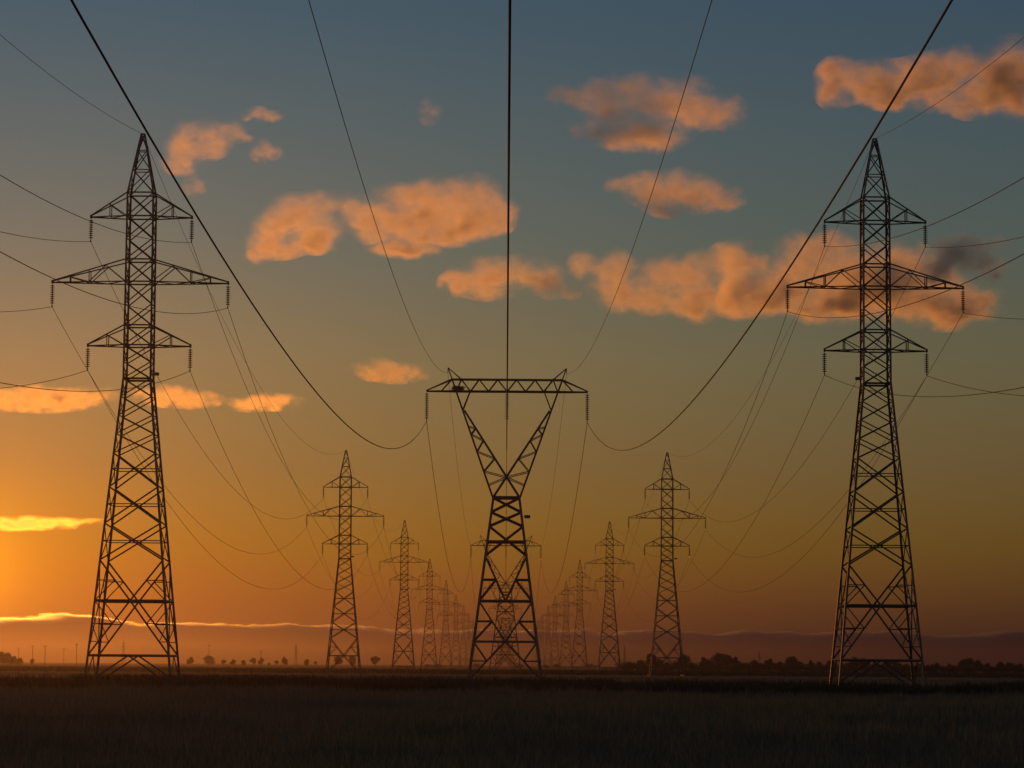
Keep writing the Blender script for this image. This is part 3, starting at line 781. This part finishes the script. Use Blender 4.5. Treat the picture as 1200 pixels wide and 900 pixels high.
cloud('c12', Z8([(345, 145, 40, 48), (420, 130, 75, 44), (520, 150, 80, 46), (640, 140, 80, 54), (720, 90, 56, 38), (760, 180, 75, 44), (860, 130, 80, 75), (960, 140, 90, 80)]), 8500, 'broad orange and grey cloud, highest and farthest from the sunset', 2.1, 1.1, seed=12)
cloud('c13', [(685, 112, 28, 13), (740, 118, 44, 21), (795, 120, 38, 20), (840, 132, 28, 15), (750, 158, 45, 14), (700, 150, 26, 9)], 8700, 'high ragged pink cloud over a small oval one', .75, .9, seed=13)
cloud('c14', [(755, 220, 28, 12), (798, 226, 38, 18), (840, 232, 22, 12)], 9800, 'small oval orange cloud with grey end, under the ragged pink cloud', 1.0, .8, seed=14)
cloud('c15', [(440, 432, 18, 9), (465, 436, 26, 8), (485, 439, 14, 4)], 17000, 'small lone orange cloud beside the wineglass peak', 1.0, .5, seed=15)
cloud('c16', [(5, 466, 28, 10), (50, 467, 40, 10), (95, 464, 30, 8)], 18000, 'flat bright orange cloud streak touching the largest sunset-side pylon', 1.5, .6, seed=16, aniso=.78)
cloud('c17', [(200, 464, 30, 8), (225, 468, 24, 7)], 18000, 'short flat orange cloud streak just behind the largest pylon', 1.2, .5, seed=17, aniso=.78)
cloud('c18', [(300, 473, 26, 6), (325, 470, 20, 7)], 18000, 'short flat orange cloud streak between first and second sunset-side pylons', 1.3, .5, seed=18, aniso=.8)
cloud('c19', [(0, 614, 40, 5), (40, 613, 40, 5), (85, 611, 30, 2.6)], 24000, 'thin glowing yellow cloud streak low by the sunset', 1.2, .5, seed=19, aniso=.87)

# low cloud bank on the horizon: a long volume with a lumpy, torn top
BD = 20000
def bank():
    k = BD / F
    mb = MB(); mb.box((0, 0, (72 * k - 40) / 2), 2600 * k, 1800, 72 * k + 40)
    m = bpy.data.materials.new('cloud_bank'); m.use_nodes = True; n = m.node_tree.nodes; l = m.node_tree.links; n.remove(n['Principled BSDF'])
    t = n.new('ShaderNodeTexCoord'); sp = n.new('ShaderNodeSeparateXYZ'); l.new(t.outputs['Object'], sp.inputs[0])
    top = n.new('ShaderNodeMapRange'); l.new(sp.outputs[0], top.inputs[0]); top.inputs[1].default_value = -2700; top.inputs[2].default_value = -700; top.inputs[3].default_value = 50 * k; top.inputs[4].default_value = 40 * k
    x = n.new('ShaderNodeTexNoise'); x.inputs['Detail'].default_value = 6; x.inputs['Roughness'].default_value = .6; x.inputs['Scale'].default_value = 1
    mp = n.new('ShaderNodeMapping'); mp.inputs['Scale'].default_value = (1 / 520, 1 / 5000, 1 / 260); l.new(t.outputs['Object'], mp.inputs[0]); l.new(mp.outputs[0], x.inputs['Vector'])
    h = n.new('ShaderNodeMath'); h.operation = 'MULTIPLY_ADD'; l.new(x.outputs['Fac'], h.inputs[0]); h.inputs[1].default_value = 36 * k; l.new(top.outputs[0], h.inputs[2])
    d = n.new('ShaderNodeMath'); d.operation = 'SUBTRACT'; l.new(h.outputs[0], d.inputs[0]); l.new(sp.outputs[2], d.inputs[1])
    mr_ = n.new('ShaderNodeMapRange'); mr_.interpolation_type = 'SMOOTHSTEP'; l.new(d.outputs[0], mr_.inputs[0]); mr_.inputs[1].default_value = 19 * k; mr_.inputs[2].default_value = 22 * k; mr_.inputs[3].default_value = 0; mr_.inputs[4].default_value = .009
    pv = n.new('ShaderNodeVolumePrincipled'); pv.inputs['Color'].default_value = (.42, .5, .80, 1); pv.inputs['Anisotropy'].default_value = .945
    l.new(mr_.outputs[0], pv.inputs['Density']); l.new(pv.outputs[0], n['Material Output'].inputs['Volume'])
    m.cycles.volume_step_rate = .25
    o = link('cloud_bank', mb.mesh('cloud_bank'), m); o.location = (0, BD, 0)
    tag(o, 'long low purple cloud bank lying along the horizon', 'cloud bank')
bank()
